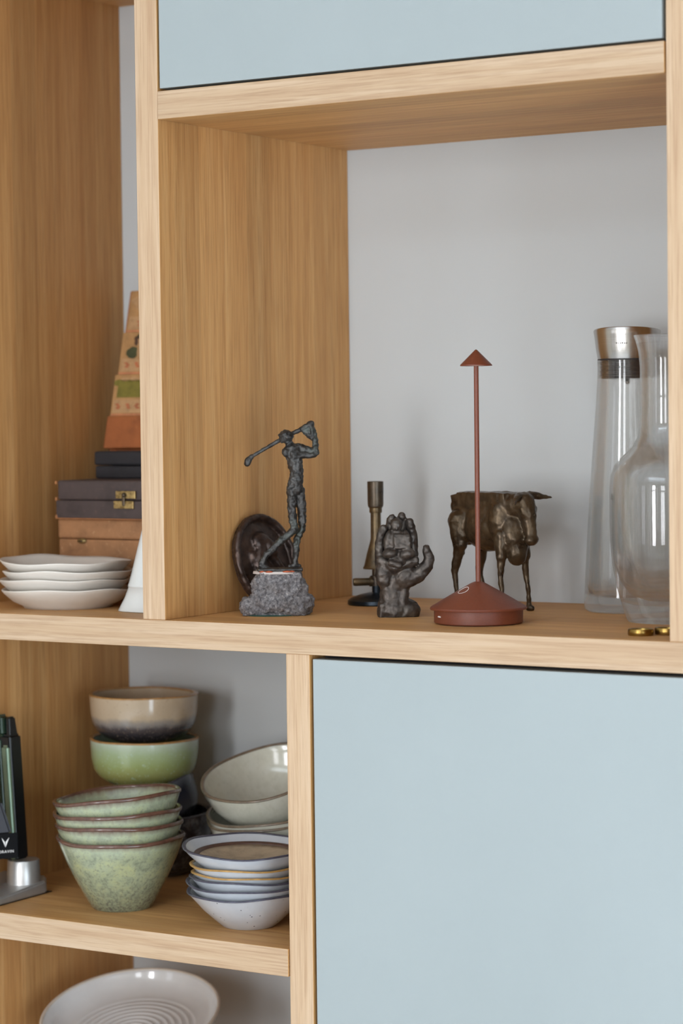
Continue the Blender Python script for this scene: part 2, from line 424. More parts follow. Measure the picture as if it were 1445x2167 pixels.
def golfer_fill(bm):
    C = lambda a, b, r0, r1: capsule_bm(bm, mm(*a), mm(*b), r0*1.16/1000, r1*1.16/1000)
    C((15, 1, 190), (13.5, 0, 196), 3.6, 4.2)                       # neck
    ell_bm(bm, mm(12.5, -1, 199), mm(7.6, 6.4, 6.6), (0, 15, 0))      # head
    ell_bm(bm, mm(13.5, -.5, 202), mm(7.2, 5.8, 3.2), (0, 8, 0))      # cap
    C((8, -1, 201), (4.6, -1.4, 200), 2.2, 1.4)                      # peak
    C((5.4, -1, 196.5), (8, -1, 193.2), 1.5, 2.0)                    # chin
    ell_bm(bm, mm(20, 0, 182), mm(11, 7, 9), (0, 10, 0))            # chest
    ell_bm(bm, mm(12.2, -4, 181), mm(5.2, 5, 4.6))                   # near shoulder stub
    C((20.5, 0, 178), (23.6, 0, 158), 8.2, 6.6)                       # trunk
    C((23.6, 0, 158), (21.5, 0, 142), 6.6, 7.8)
    ell_bm(bm, mm(15.4, -2.5, 139), mm(3.4, 4, 6))                   # hip
    # near (left) leg, trailing foot on its toe
    C((17.8, -2.5, 138), (17.6, -3, 116), 5.2, 4.2); C((17.6, -3, 116), (20.2, -4, 95), 4.2, 4.0)
    C((20.2, -4, 95), (3, -6, 80.5), 3.8, 3.6); C((3, -6, 80.5), (-12, -7.5, 67), 3.5, 3.0)
    C((-12, -7.5, 67), (-17.5, -8, 55), 3.2, 3.0); C((-17.5, -8, 54.5), (-9, -9, 53), 2.6, 1.7)
    # far leg
    C((26.5, 3, 138), (28.6, 3.5, 116), 5.0, 4.4); C((28.6, 3.5, 116), (28.8, 4, 96), 4.3, 3.6)
    C((28.8, 4, 96), (23, 4.5, 84), 3.4, 3.2); C((23, 4.5, 84), (20.6, 4.5, 58), 3.2, 2.8)
    C((20.8, 4.5, 54.5), (14, 2.5, 53.5), 3.0, 1.8); C((20.8, 4.5, 54.5), (25, 6, 53.5), 2.8, 1.8)
    # arms raised behind the shoulder
    C((26, 1, 187), (45.2, -1, 180.5), 4.0, 2.9); C((27, -4, 177.5), (44, -3, 177.5), 3.0, 2.6)
    C((45.4, -2, 179.5), (43.6, 2, 197), 3.1, 3.0); C((43.6, 2, 197), (39.5, 4, 210), 3.2, 3.2)
    C((43.6, 2, 196), (30.5, 5, 206), 3.2, 2.9); C((30.5, 5, 206.5), (40.5, 4, 212), 3.4, 3.0)
    ell_bm(bm, mm(39.5, 4, 211), mm(3.6, 3.5, 4.2))
golf = sculpt('figure', golfer_fill, .00115, 3, BRZ_GOLF, gf, amp=.0013, freq=230, ridge=.0012)
def club_fill(bm):
    capsule_bm(bm, mm(31, 5, 207.2), mm(16, 6.5, 200.2), .0028, .0026); capsule_bm(bm, mm(16, 6.5, 200.2), mm(3, 5, 193.5), .0026, .0025)
    capsule_bm(bm, mm(3, 5, 193.5), mm(-26.5, 1, 176.6), .0025, .0020)
    capsule_bm(bm, mm(-26.5, 1, 176.6), mm(-31.5, 0, 169), .0028, .0038); ell_bm(bm, mm(-30.6, 0, 171.5), mm(4.2, 3.5, 5.8), (0, 25, 0))
sculpt('golf_club', club_fill, .0009, 3, BRZ_GOLF, gf, amp=.0004, freq=260)

# bronze hand holding a seated figure
hd = empty('hand_sculpture', (0.2115, 0.1447, 0), (0, 0, ROT), 'upright bronze hand cradling a small seated robed figure', 'sculpture')
def hand_fill(bm):
    C = lambda a, b, r0, r1, sq=1: capsule_bm(bm, mm(*a), mm(*b), r0/1000, r1/1000, sq)
    ell_bm(bm, mm(-4, 2, 6), mm(20, 15, 18)); ell_bm(bm, mm(10, 2, 6), mm(14, 14, 13)); rbox_bm(bm, mm(-5, 2, 6), mm(17, 11, 9), (0, 0, 5))
    C((-5, 3, 8), (-4, 3, 40), 17.5, 16.5, .78)                        # wrist
    ell_bm(bm, mm(-3, 3, 56), mm(22.5, 10, 24))                       # palm
    ell_bm(bm, mm(-16, -3, 46), mm(9.5, 10, 16), (0, -6, 0))            # heel of hand
    ell_bm(bm, mm(7, -4, 44), mm(13, 10, 14), (0, 30, 0))              # thumb mound
    C((-11, -4, 10), (-12, -4, 30), 7, 6); C((5, -4, 10), (6, -4, 32), 7, 5)
    # four fingers, unequal, curling a little towards the viewer at the tips
    def finger(pts, rr):
        for (a, b, r0, r1) in zip(pts[:-1], pts[1:], rr[:-1], rr[1:]): C(a, b, r0, r1)
    finger([(-19.5, 1, 62), (-20.3, -2, 80), (-18.5, -5, 91), (-15.8, -8.5, 98)], [6.6, 5.4, 5.0, 4.2])
    finger([(-9.5, 4, 72), (-9.5, 4, 92), (-7.8, 1, 103), (-6.2, -2.5, 108.5)], [6.8, 5.9, 5.7, 4.7])
    finger([(2.5, 5, 72), (3.2, 5, 94), (4.2, 2.5, 106), (4.6, -1, 110.5)], [6.8, 5.8, 5.5, 4.5])
    finger([(15.5, 3, 66), (16.2, 3, 86), (14.6, 0, 98), (12.9, -3, 104.5)], [7.0, 5.6, 5.2, 4.1])
    # thumb leaving the side of the palm
    finger([(9, -2, 40), (22, -5, 46), (31.5, -6, 56), (34.2, -6, 64)], [9.5, 8.6, 7.2, 5.8])
    finger([(34.2, -6, 64), (31.2, -7.5, 71), (30.8, -7.5, 75.5)], [5.6, 5.0, 4.0])
    # hollow edge of the palm under the figure
    C((-18, -6, 62), (-4, -10, 54), 6, 6); C((-4, -10, 54), (18, -8, 62), 6, 5.5)
hand = sculpt('hand', hand_fill, .00125, 4, BRZ_HAND, hd, amp=.0008, freq=150, flat=0.0, ridge=.0008)
def seated_fill(bm):
    C = lambda a, b, r0, r1, sq=1: capsule_bm(bm, mm(*a), mm(*b), r0/1000, r1/1000, sq)
    ell_bm(bm, mm(-1.5, -9, 100.5), mm(6.4, 6.2, 7.4)); ell_bm(bm, mm(-1.5, -14.6, 97.5), mm(1.6, 1.8, 2.4))
    ell_bm(bm, mm(-1.5, -6.5, 104), mm(6.8, 6, 5))                    # hair
    C((-1.5, -8, 94), (-1, -7, 90), 4.2, 6)
    ell_bm(bm, mm(-1, -7, 82), mm(13.5, 9, 14))                       # robe body
    ell_bm(bm, mm(-11, -9, 84), mm(5, 6, 12), (0, 10, 0)); ell_bm(bm, mm(9.5, -9, 85), mm(5, 6, 11), (0, -10, 0))
    rbox_bm(bm, mm(4, -13.5, 83), mm(9, 3.5, 8), (-12, 0, 4))
    ell_bm(bm, mm(-9, -14, 70.5), mm(9, 8, 5.5), (0, -10, 15)); ell_bm(bm, mm(9, -14, 69), mm(10, 8, 6), (0, -18, -12))   # knees
    ell_bm(bm, mm(-1.5, -13, 61), mm(10, 6, 6))
    C((-8, -18, 60), (1, -19.5, 57), 4.2, 3.6)                        # feet
sculpt('seated_figure', seated_fill, .0011, 3, BRZ_HAND, hd, amp=.0005, freq=190, ridge=.0005)

# bull
bl = empty('bull_sculpture', (0.26, 0.269, 0), (0, 0, math.radians(-20)), 'angular brown bronze bull with wide horns on thin legs', 'sculpture')
def bull_fill(bm):
    C = lambda a, b, r0, r1, sq=1: capsule_bm(bm, mm(*a), mm(*b), r0/1000, r1/1000, sq)
    rbox_bm(bm, mm(-6, 0, 108), mm(35, 17, 25)); ell_bm(bm, mm(-2, 0, 96), mm(41, 23, 30))
    ell_bm(bm, mm(27, 0, 102), mm(19, 23, 33)); rbox_bm(bm, mm(22, 0, 116), mm(17, 16, 17)); rbox_bm(bm, mm(-36, 0, 111), mm(11, 17, 20), (0, -8, 0))
    ell_bm(bm, mm(-46, -12, 116), mm(6, 7, 8)); ell_bm(bm, mm(-46, 12, 116), mm(6, 7, 8)); ell_bm(bm, mm(-36, 0, 98), mm(14, 20, 26))
    ell_bm(bm, mm(40, -1, 86), mm(16, 18, 29), (0, -10, 0)); ell_bm(bm, mm(45, -2, 68), mm(11, 12, 17))
    C((38, 0, 118), (54, 1, 122), 16, 12)                              # neck
    C((55, 1, 123), (60, 2, 108), 12, 10.5); C((60, 2, 108), (64, 2, 84), 9.2, 7); ell_bm(bm, mm(65, 2, 81), mm(7.5, 8.5, 6.5)); C((61, -8, 116), (62, -7, 110), 3, 2.5); C((61, 11, 116), (62, 10, 110), 3, 2.5)
    ell_bm(bm, mm(54, 1, 130), mm(7, 12, 4.5))
    C((55, 9, 131), (57, 24, 128.5), 4.6, 3.8); C((57, 24, 128.5), (60, 37, 127), 3.6, 1.7)      # far horn
    C((57, -8, 130), (62, -19, 126), 4.2, 3.2); C((62, -19, 126), (70, -27, 121), 3.0, 1.4)      # near horn
    for s in (-1, 1):
        C((34, 15*s, 84), (37, 18*s, 62), 10, 6.0); C((37, 18*s, 62), (36, 19*s, 42), 5.0, 3.9)
        C((36, 19*s, 42), (40, 20*s, 20), 3.7, 2.9); C((40, 20*s, 20), (39, 21*s, 4), 2.8, 3.2); ell_bm(bm, mm(41, 21*s, 3), mm(6, 4.6, 4))
        C((-36, 14*s, 100), (-34, 17*s, 74), 15, 9); C((-34, 17*s, 74), (-42, 19*s, 42), 7.5, 4.6)
        C((-42, 19*s, 42), (-37, 20*s, 20), 3.7, 2.8); C((-37, 20*s, 20), (-38, 21*s, 4), 2.8, 3.2); ell_bm(bm, mm(-36, 21*s, 3), mm(6, 4.6, 4))
    C((-46, 0, 122), (-50, 0, 95), 3.0, 2.2); C((-50, 0, 95), (-48, 0, 62), 2.2, 2.6)              # tail
sculpt('bull', bull_fill, .0013, 8, BRZ_BULL, bl, amp=.0009, freq=80, flat=0.0, ridge=.0008, seed=3)

# bunsen burner
BRASS = bronze('tarnished_brass', srgb(62, 51, 40), srgb(132, 110, 76), .35, 0, 50)
BRASSD = bronze('dark_tarnished_brass', srgb(58, 49, 42), srgb(112, 98, 80), .34, 0, 50)
IRON = plain('blued_iron', srgb(52, 60, 68), .35, .8, .15, 60)
bb = empty('bunsen_burner', (0.0999, 0.2829, 0), (0, 0, ROT), 'old tarnished brass laboratory gas burner on a round dark base', 'gas burner')
sharp(lathe('base', [(0, 0), (.0325, 0), (.0340, .0015), (.0338, .0052), (.0300, .0080), (.0200, .0118), (.0105, .0140), (.0062, .0146), (0, .0146)], IRON, bb))
sharp(lathe('stem', [(0, .014), (.0052, .014), (.0052, .0225), (0, .0225)], IRON, bb, 32))
sharp(lathe('valve_body', [(0, .0222), (.0075, .0222), (.0075, .0335), (.0050, .0345), (.0050, .0430), (0, .0430)], BRASSD, bb, 32))
pipe = sharp(lathe('gas_inlet', [(0, .0), (.0036, .0), (.0036, -.002), (.0042, -.0025), (.0048, .0), (.0045, .016), (.0056, .0165), (.0056, .024), (0, .024)], BRASS, bb, 28))
pipe.location = (-.0245, -.004, .0268); pipe.rotation_euler = (0, PI/2, math.radians(8))
plug = sharp(lathe('inlet_bore', [(0, -.0022), (.0028, -.0022), (.0028, -.001), (0, -.001)], plain('dark_green_bore', srgb(18, 52, 42), .5), pipe, 20))
sharp(lathe('air_cone', [(.0135, .0425), (.0152, .0418), (.0155, .0432), (.0140, .046), (.0108, .0600), (.0074, .0720), (.0062, .0770), (.0060, .1080), (0, .1080)], BRASS, bb, 40))
sharp(lathe('collar', [(0, .1072), (.0070, .1072), (.0074, .1084), (.0074, .1128), (.0086, .1142), (0, .1142)], BRASS, bb, 40))
sharp(lathe('burner_head', [(.0078, .120), (.0078, .1436), (.0088, .1440), (.0095, .1436), (.0093, .1180), (.0088, .1145), (.0070, .1135), (0, .1135), (0, .120)], BRASSD, bb, 40))

# table lamp
RUST = plain('rust_brown_lacquer', srgb(112, 56, 36), .42, .0, .09, 500, .25)
LEDW = plain('frosted_white_diffuser', srgb(232, 228, 218), .5)
WHITEP = plain('white_print', srgb(236, 232, 228), .5)
lp = empty('table_lamp', (0.3308, 0.1088, 0), (0, 0, ROT), 'slim rust-brown cordless lamp with cone base and tiny cone shade', 'lamp')
sharp(lathe('base', [(0, .0006), (.0455, .0006), (.0470, .0018), (.0472, .0150), (.0510, .0152), (.0514, .0162), (.0505, .0178), (.0300, .0300), (.0080, .0424), (.0042, .0440), (0, .0440)], RUST, lp, 96), 25)
sharp(lathe('foot_pad', [(0, 0), (.044, 0), (.044, .0012), (0, .0012)], DARKGAP, lp, 48))
sharp(lathe('stem', [(0, .042), (.0027, .042), (.0025, .276), (0, .276)], RUST, lp, 24))
shade = sharp(lathe('shade', [(.0155, .2722), (.0170, .2716), (.0168, .2728), (.0012, .2884), (0, .2890)], RUST, lp, 64), 30)
sharp(lathe('diffuser', [(0, .2716), (.0030, .2716), (.0160, .2722), (.0150, .2740), (0, .2760)], LEDW, shade, 48))
def on_cone(r, th):                                      # point on the lamp's cone
    return Vector((r*math.cos(th), r*math.sin(th), .0178+(.0505-r)/(.0505-.0080)*(.0424-.0178)))
th0, rc = math.radians(-146), .0195
c0 = on_cone(rc, th0); er = (on_cone(rc+.001, th0)-c0).normalized(); et = Vector((-math.sin(th0), math.cos(th0), 0)); en = er.cross(et); en = en if en.z > 0 else -en
ring = []
for k in range(41):
    t = 2*PI*k/40; rr_ = Vector(c0+er*math.cos(t)*.0062+et*math.sin(t)*.0058)
    pol = math.hypot(rr_.x, rr_.y); an = math.atan2(rr_.y, rr_.x); ring.append(on_cone(pol, an)+en*.0001)
tube('touch_ring', ring, .0003, WHITEP, lp, 6, False)
for k in range(5):
    a = math.radians(-157+k*1.5); h = (.0011, .0015, .0011, .0014, .0011)[k]
    x, y = .0472*math.cos(a), .0472*math.sin(a)
    m_ = box('port_mark', -.0004, .0004, -.0002, .0002, 0, h, WHITEP, lp, 0); m_.location = (x, y, .0082); m_.rotation_euler = (0, 0, a+PI/2)

# glass
def glass(name, tint=(1, 1, 1)):
    t = NT(name); v = t.coord(); f = t.noise(v, 14, 2)
    t.col(t.ramp(f, [(0, tint), (1, tint)])); t.set(Roughness=0.0, IOR=1.47, Transmission_Weight=1.0)
    tr = t.node('ShaderNodeBsdfTransparent'); gl = t.node('ShaderNodeBsdfGlossy'); gl.inputs['Roughness'].default_value = 0.0
    lw = t.node('ShaderNodeLayerWeight'); lw.inputs['Blend'].default_value = .5
    fr = t.math('ADD', t.math('MULTIPLY', t.math('POWER', lw.outputs['Facing'], 4.5), .55), .045)
    t.l(t.ramp(t.noise(v, 10, 1), [(0, (.993, .998, .996)), (1, (.995, .999, .997))]), tr.inputs['Color'])
    thin = t.node('ShaderNodeMixShader'); t.l(fr, thin.inputs[0]); t.l(tr.outputs[0], thin.inputs[1]); t.l(gl.outputs[0], thin.inputs[2])
    mx = t.node('ShaderNodeMixShader'); mx.inputs[0].default_value = .45; t.l(thin.outputs[0], mx.inputs[1]); t.l(t.b.outputs[0], mx.inputs[2])
    t.l(mx.outputs[0], t.n['Material Output'].inputs['Surface']); return t.m
GLASS = glass('clear_glass', (.995, 1.0, .998))
def steel():
    t = NT('brushed_steel'); v = t.coord((1, 1, 900)); f = t.noise(v, 3, 3)
    t.col(t.ramp(f, [(.3, srgb(168, 164, 160)), (.7, srgb(200, 196, 192))])); t.set(Metallic=1.0, Roughness=.24); t.bump(f, .05, .0002); return t.m
STEEL = steel(); RUBBER = plain('black_rubber', srgb(44, 38, 38), .45)
cf = empty('water_carafe', (0.4061, 0.3201, 0), (0, 0, ROT), 'tall tapered clear glass carafe with brushed steel stopper', 'carafe')
outer = [(0, .0005), (.046, .0), (.0495, .003), (.0500, .010), (.0485, .040), (.0462, .080), (.0430, .130), (.0393, .180), (.0352, .230), (.0336, .255), (.0331, .270), (.0333, .2785)]
inner = [(.0312, .2785), (.0309, .270), (.0314, .255), (.0330, .230), (.0371, .180), (.0408, .130), (.0440, .080), (.0463, .042), (.0470, .028), (.0440, .020), (.030, .0165), (0, .0155)]
sharp(lathe('glass_body', outer+inner, GLASS, cf, 96), 50)
def cap_w(t, r, z):
    return (r, z + (-.0032*math.sin(t)-.0008*math.cos(t) if z > .300 else 0))
cap = sharp(lathe('steel_stopper', [(0, .2800), (.0325, .2800), (.0330, .2815), (.0345, .2900), (.0352, .2960), (.0362, .304), (.0372, .3105), (.0366, .3117), (.0340, .3110), (0, .309)], STEEL, cf, 96, cap_w), 40)
ETCH = plain('etched_grey', srgb(110, 106, 102), .5, .5)
for k in range(6):
    a_ = math.radians(-116+k*3.6); hh_ = (.0016, .0012, .0012, .0016, .0012, .0012)[k]
    e_ = box('engraved_mark', -.0006, .0006, -.0003, .0002, 0, hh_, ETCH, cap, 0); e_.location = (.0353*math.cos(a_), .0353*math.sin(a_), .2962); e_.rotation_euler = (0, 0, a_+PI/2)
gk = [(0, .2585), (.0290, .2585)]
for k in range(4):
    z = .2600+k*.0048; gk += [(.0298, z), (.0307, z+.0008), (.0307, z+.0022), (.0296, z+.0030), (.0296, z+.0038)]
gk += [(.0300, .2788), (.0330, .2790), (.0330, .2802), (0, .2802)]
sharp(lathe('rubber_seal', gk, RUBBER, cap, 64), 40)
sharp(lathe('pour_ball', [(0, .2520), (.0022, .2528), (.0032, .2550), (.0022, .2575), (.0010, .2590), (0, .2590)], STEEL, cap, 20))
dc = empty('wine_decanter', (0.5028, 0.2146, 0), (0, 0, ROT), 'clear glass decanter with broad shoulders and flared lip, no stopper', 'decanter')
outer = [(0, .0015), (.030, .0012), (.0435, .0), (.0456, .003), (.0500, .017), (.0560, .038), (.0602, .062), (.0620, .085), (.0624, .110), (.0624, .140), (.0612, .154), (.0570, .165), (.0480, .175), (.0385, .184), (.0325, .195), (.0302, .210), (.0298, .240), (.0298, .270), (.0312, .285), (.0340, .296), (.0362, .3015)]
inner = [(.0352, .3020), (.0328, .296), (.0300, .285), (.0286, .270), (.0286, .240), (.0290, .210), (.0313, .194), (.0375, .182), (.0475, .172), (.0560, .162), (.0598, .153), (.0610, .140), (.0610, .110), (.0604, .085), (.0582, .064), (.0520, .043), (.0420, .029), (.026, .0225), (0, .0205)]
sharp(lathe('glass_body', outer+inner, GLASS, dc, 96), 50)

# brass rings
BRASSR = plain('worn_polished_brass', srgb(150, 122, 66), .28, 1.0, .2, 40, .1)
GREYR = plain('grey_pewter', srgb(132, 130, 120), .35, .9, .1, 60)
def ring_thing(loc, rot, label, m=BRASSR, R=.0129, h=.0065):
    prof = [(R-.0026, .0006), (R-.0006, .0), (R, h*.3), (R, h*.7), (R-.0006, h), (R-.0026, h-.0006), (R-.0031, h*.6), (R-.0031, h*.4)]
    o = sharp(lathe('brass_ring', prof, m, None, 48, closed=True), 40); o.location = loc; o.rotation_euler = rot
    return tag(o, label, 'ring', 'metal rings on the shelf')
ring_thing((0.5449, 0.0520, 0), (0, 0, 0), 'brass ring lying flat in front of the decanter')
ring_thing((0.5655, 0.0690, .0004), (math.radians(-1), math.radians(2), 0), 'brass ring half hidden by the right upright')
o = ring_thing((0.5740, 0.0945, .0), (0, 0, 0), 'dull grey metal ring behind the brass rings', GREYR, .012, .006); o.name = 'metal_ring'

# ------------------------------------------------------------------ left bay: plates, boxes, blocks, jug
PORC = plain('warm_white_stoneware', srgb(214, 206, 196), .42, 0, .03, 40, coat=.15)
for k in range(4):
    sd = random.Random(11+k); ph = sd.random()*6; ph2 = sd.random()*6
    def w(t, r, z, ph=ph, ph2=ph2):
        e = max(0, (r-.05)/.028)
        return (r*(1+.010*e*math.sin(3*t+ph)+.006*e*math.sin(5*t+ph2)), z+e*(.0014*math.sin(2*t+ph2)+.0007*math.sin(5*t+ph)+.0004*math.sin(7*t+ph2)))
    prof = [(0, .0016), (.047, .0016), (.0485, .0), (.0515, .0), (.053, .0025), (.064, .0085), (.0740, .0180), (.0768, .0215), (.0772, .0226), (.0764, .0232), (.0735, .0205), (.063, .0120), (.052, .0066), (.040, .0050), (0, .0045)]
    z = (0.0, .0115, .0215, .0325)[k]
    o = lathe('plate', prof, PORC, None, 96, w); o.location = (-.2203+(.001, -.003, .002, -.002)[k], .109, z)
    if k == 3: o.rotation_euler = (math.radians(1.2), math.radians(.6), 1.2)
    tag(o, 'off-white wavy-rimmed plate, %s' % ('at the bottom of its stack of four', 'second from the bottom of its stack', 'third from the bottom of its stack', 'topmost of its stack of four')[k], 'plate', 'stacked wavy plates')

def worn(name, c, edge, rough=.65, s=40):
    t = NT(name); v = t.coord(); f = t.noise(v, s, 6, .65); g = t.noise(v, s*4, 4)
    cc = t.ramp(f, [(.32, tuple(x*.72 for x in c)), (.5, c), (.7, tuple(min(1, x*1.18) for x in c))])
    t.col(t.mix(t.maprange(g, .62, .75, 0, .5), cc, edge)); t.set(Roughness=rough); t.bump(g, .25, .0006); return t.m
TANBOX = worn('worn_tan_leatherette', srgb(158, 112, 74), srgb(196, 160, 120))
DARKBOX = worn('worn_black_leatherette', srgb(70, 58, 56), srgb(104, 84, 74))
BLACKBX = worn('navy_black_cloth', srgb(38, 36, 40), srgb(52, 50, 54), .7)
CARDED = plain('bare_card_edge', srgb(176, 118, 74), .8, var=.2)
OLDBR = bronze('dull_brass_fitting', srgb(120, 98, 58), srgb(206, 180, 122), .3, 0, 120)
tb = empty('wooden_box', (-.19, .28, 0), (0, 0, math.radians(-1.0)), 'worn tan case with small clasp under the dark case', 'box')
box('box_base', -.1150, .115, -.080, .075, 0, .0742, TANBOX, tb, .0022); box('lid', -.1160, .116, -.0806, .0755, .0746, .0988, TANBOX, tb, .003)
cl = lathe('clasp', [(0, -.0012), (.0050, -.0012), (.0050, .0008), (0, .0022)], OLDBR, tb, 24); cl.scale = (1.4, .62, 1); cl.rotation_euler = (PI/2, 0, 0); cl.location = (-.078, -.0806, .0720)
lathe('clasp_pin', [(0, -.0012), (.0016, -.0012), (.0016, .003), (0, .0038)], BRASSD, cl, 12)
db = empty('instrument_case', (-.185, .275, .0990), (0, 0, math.radians(-.6)), 'worn black case with scuffed corners and brass latch', 'box')
box('case_base', -.1198, .118, -.080, .080, .0006, .0226, DARKBOX, db, .0016); box('lid', -.1178, .117, -.079, .079, .0230, .0470, DARKBOX, db, .0026)
for z0, z1, xx in ((0, .0010, -.1202),): box('card_edge', xx, .1185, -.0804, .0804, z0, z1, CARDED, db, .0003)
for z in (.0028, .0240, .0440): box('scuffed_corner', -.1204, -.1176, -.0806, -.0776, z-.0018, z+.0020, CARDED, db, .0006)
lat = box('latch_plate', -.0255, .0040, -.0822, -.0792, .0255, .0345, OLDBR, db, .0005)
lat2 = box('latch_plate', -.0285, .0010, -.0824, -.0794, .0134, .0226, OLDBR, db, .0005)
lathe('latch_knob', [(0, -.002), (.0035, -.002), (.0030, .001), (.0020, .0026), (0, .003)], BRASSD, lat, 16).rotation_euler = (PI/2, 0, 0)
lat.children[0].location = (-.012, -.0826, .0298)
box('latch_hook', -.0150, -.0110, -.0838, -.0815, .0165, .0300, BRASSD, lat2, .0006)
kb = empty('small_case', (-.190, .323, .1462), (0, 0, 0), 'small navy-black cloth case under the picture board', 'box')
box('case_base', -.1115, .10, -.0530, .046, 0, .0158, BLACKBX, kb, .0025, 3); box('lid', -.1125, .101, -.0538, .0466, .0166, .0340, BLACKBX, kb, .003, 3)

# picture board leaning in the corner: three overlapping printed cards over an orange-brown wooden base
WOODR = worn('orange_brown_wood', srgb(160, 92, 48), srgb(182, 112, 62), .6, 30)
CARD = worn('yellowed_print_card', srgb(180, 136, 86), srgb(196, 158, 112), .7, 35)
CARD2 = worn('faded_red_edge', srgb(200, 130, 90), srgb(206, 150, 112), .7, 35)
GREENP = worn('olive_green_print', srgb(124, 114, 44), srgb(140, 128, 62), .7, 60)
DKG = worn('dark_green_print', srgb(72, 74, 44), srgb(96, 92, 60), .7, 60)
REDPR = worn('faded_red_print', srgb(186, 108, 70), srgb(190, 130, 88), .7, 80)
DKB = worn('dark_brown_print', srgb(84, 58, 40), srgb(110, 80, 56), .7, 60)
FACE = worn('buff_print', srgb(186, 146, 102), srgb(196, 160, 120), .7, 60)
LEAN = math.radians(13.7)
pb = empty('picture_board', (-.322, .3175, .1806), (-LEAN, 0, 0), 'leaning old wooden board with three faded printed picture cards', 'picture board')
PBW = .15
box('board', 0.004, PBW, .004, .0125, 0, .210, WOODR, pb, .001)
box('base_block', 0, PBW+.004, -.004, .006, .002, .0440, WOODR, pb, .0012)
def card(i, x0, z0, z1, y):
    c = box('card', x0, PBW-.004*i, y-.0016, y+.006, z0, z1, CARD, pb, .0006)
    yb = y-.0016
    box('printed_border', x0+.003, PBW-.008, yb-.0004, yb, z0+.004, z0+.021, FACE, c, 0)
    box('red_edge', x0+.001, PBW-.006, yb-.0003, yb, z0+.0006, z0+.003, CARD2, c, 0)
    return c, yb-.0003
def blob(name, cx, cz, rx, rz, y, m, par, seed=0):
    n = 18; rg = random.Random(seed); vs = []
    for k in range(n):
        t = 2*PI*k/n; q = 1+.16*(rg.random()-.5); vs.append((cx+rx*q*math.cos(t), y-.0003, cz+rz*q*math.sin(t)))
    vs += [(a, y+.0004, c) for a, _, c in vs]
    f = [tuple(range(n))]+[(k, k+n, (k+1) % n+n, (k+1) % n) for k in range(n)]
    me = bpy.data.meshes.new(name); me.from_pydata(vs, [], f)
    bm = bmesh.new(); bm.from_mesh(me); bmesh.ops.recalc_face_normals(bm, faces=bm.faces); bm.to_mesh(me); bm.free()
    return link(name, me, m, par)
def redmarks(c, xs, z, y):
    for k, x in enumerate(xs):
        for q in range(3): blob('red_print', x+.0016*math.sin(q*2.2+k), z+.0024*(q-1), .0030, .0011, y-.0004, REDPR, c, q+7*k)
c, y = card(0, .003, .0440, .0980, -.0010)
box('green_field', .010, PBW-.01, y-.0004, y, .068, .088, GREENP, c, 0)
for k, x in enumerate((.020, .034, .046)): blob('grey_cloud', x, .0915, .007, .0026, y, FACE, c, k)
for k, x in enumerate((.012, .024, .036, .048)): blob('green_mound', x, .087, .009, .0045, y, GREENP, c, 20+k)
redmarks(c, (.014, .030, .044), .0565, y)
c, y = card(1, .005, .0985, .1540, .0012)
blob('hat', .036, .1460, .0125, .0036, y, DKB, c, 1); blob('hat_crown', .036, .1490, .0075, .0036, y, DKG, c, 2)
blob('face', .036, .1405, .0066, .0058, y-.0002, FACE, c, 3); blob('hair', .0285, .1410, .0030, .0050, y-.0004, DKB, c, 4)
blob('robe', .024, .1270, .0095, .0075, y, DKG, c, 5); blob('robe', .046, .1275, .0075, .0080, y-.0002, GREENP, c, 6); blob('sash', .0355, .1280, .0040, .0085, y-.0006, FACE, c, 8)
redmarks(c, (.018, .034, .047), .1110, y)
c, y = card(2, .0075, .1545, .2100, .0034)
blob('mountain', .026, .196, .016, .006, y, FACE, c, 9); blob('animal', .038, .1880, .0055, .0075, y, DKB, c, 10); blob('animal_leg', .0405, .1815, .0018, .0055, y-.0002, DKB, c, 12)
blob('pale_shape', .026, .188, .0075, .0050, y-.0002, FACE, c, 11)
redmarks(c, (.028, .045), .1660, y)

# upturned porcelain jug
WPORC = plain('glossy_white_porcelain', srgb(222, 224, 222), .18, 0, .015, 10, coat=.5)
jg = empty('porcelain_jug', (-.0828, .1008, 0), (0, 0, math.radians(-148)), 'glossy white porcelain jug standing upside down beside the upright', 'jug')
def spout(t, r, z):
    s = math.exp(-((math.atan2(math.sin(t), math.cos(t)))/.42)**2) if z < .030 else 0
    q = (1-z/.030)
    return (r+s*.0085*q, z)
sharp(lathe('body', [(.0350, .0015), (.0360, .0003), (.0372, .0012), (.0362, .006), (.0338, .016), (.0326, .0275), (.0334, .0285), (.0338, .0300), (.0328, .0325), (.0290, .046), (.0230, .070), (.0175, .091), (.0130, .106), (.0070, .1130), (0, .1145), (0, .112), (.0065, .1108), (.0110, .104), (.0155, .089), (.0210, .068), (.0270, .044), (.0305, .028), (.0320, .016), (.0340, .006)], WPORC, jg, 72, spout), 60)
han = [(-.028, 0, .034), (-.040, 0, .036), (-.0475, 0, .048), (-.044, 0, .066), (-.032, 0, .078), (-.020, 0, .080)]
tube('handle', han, .0038, WPORC, jg, 12)

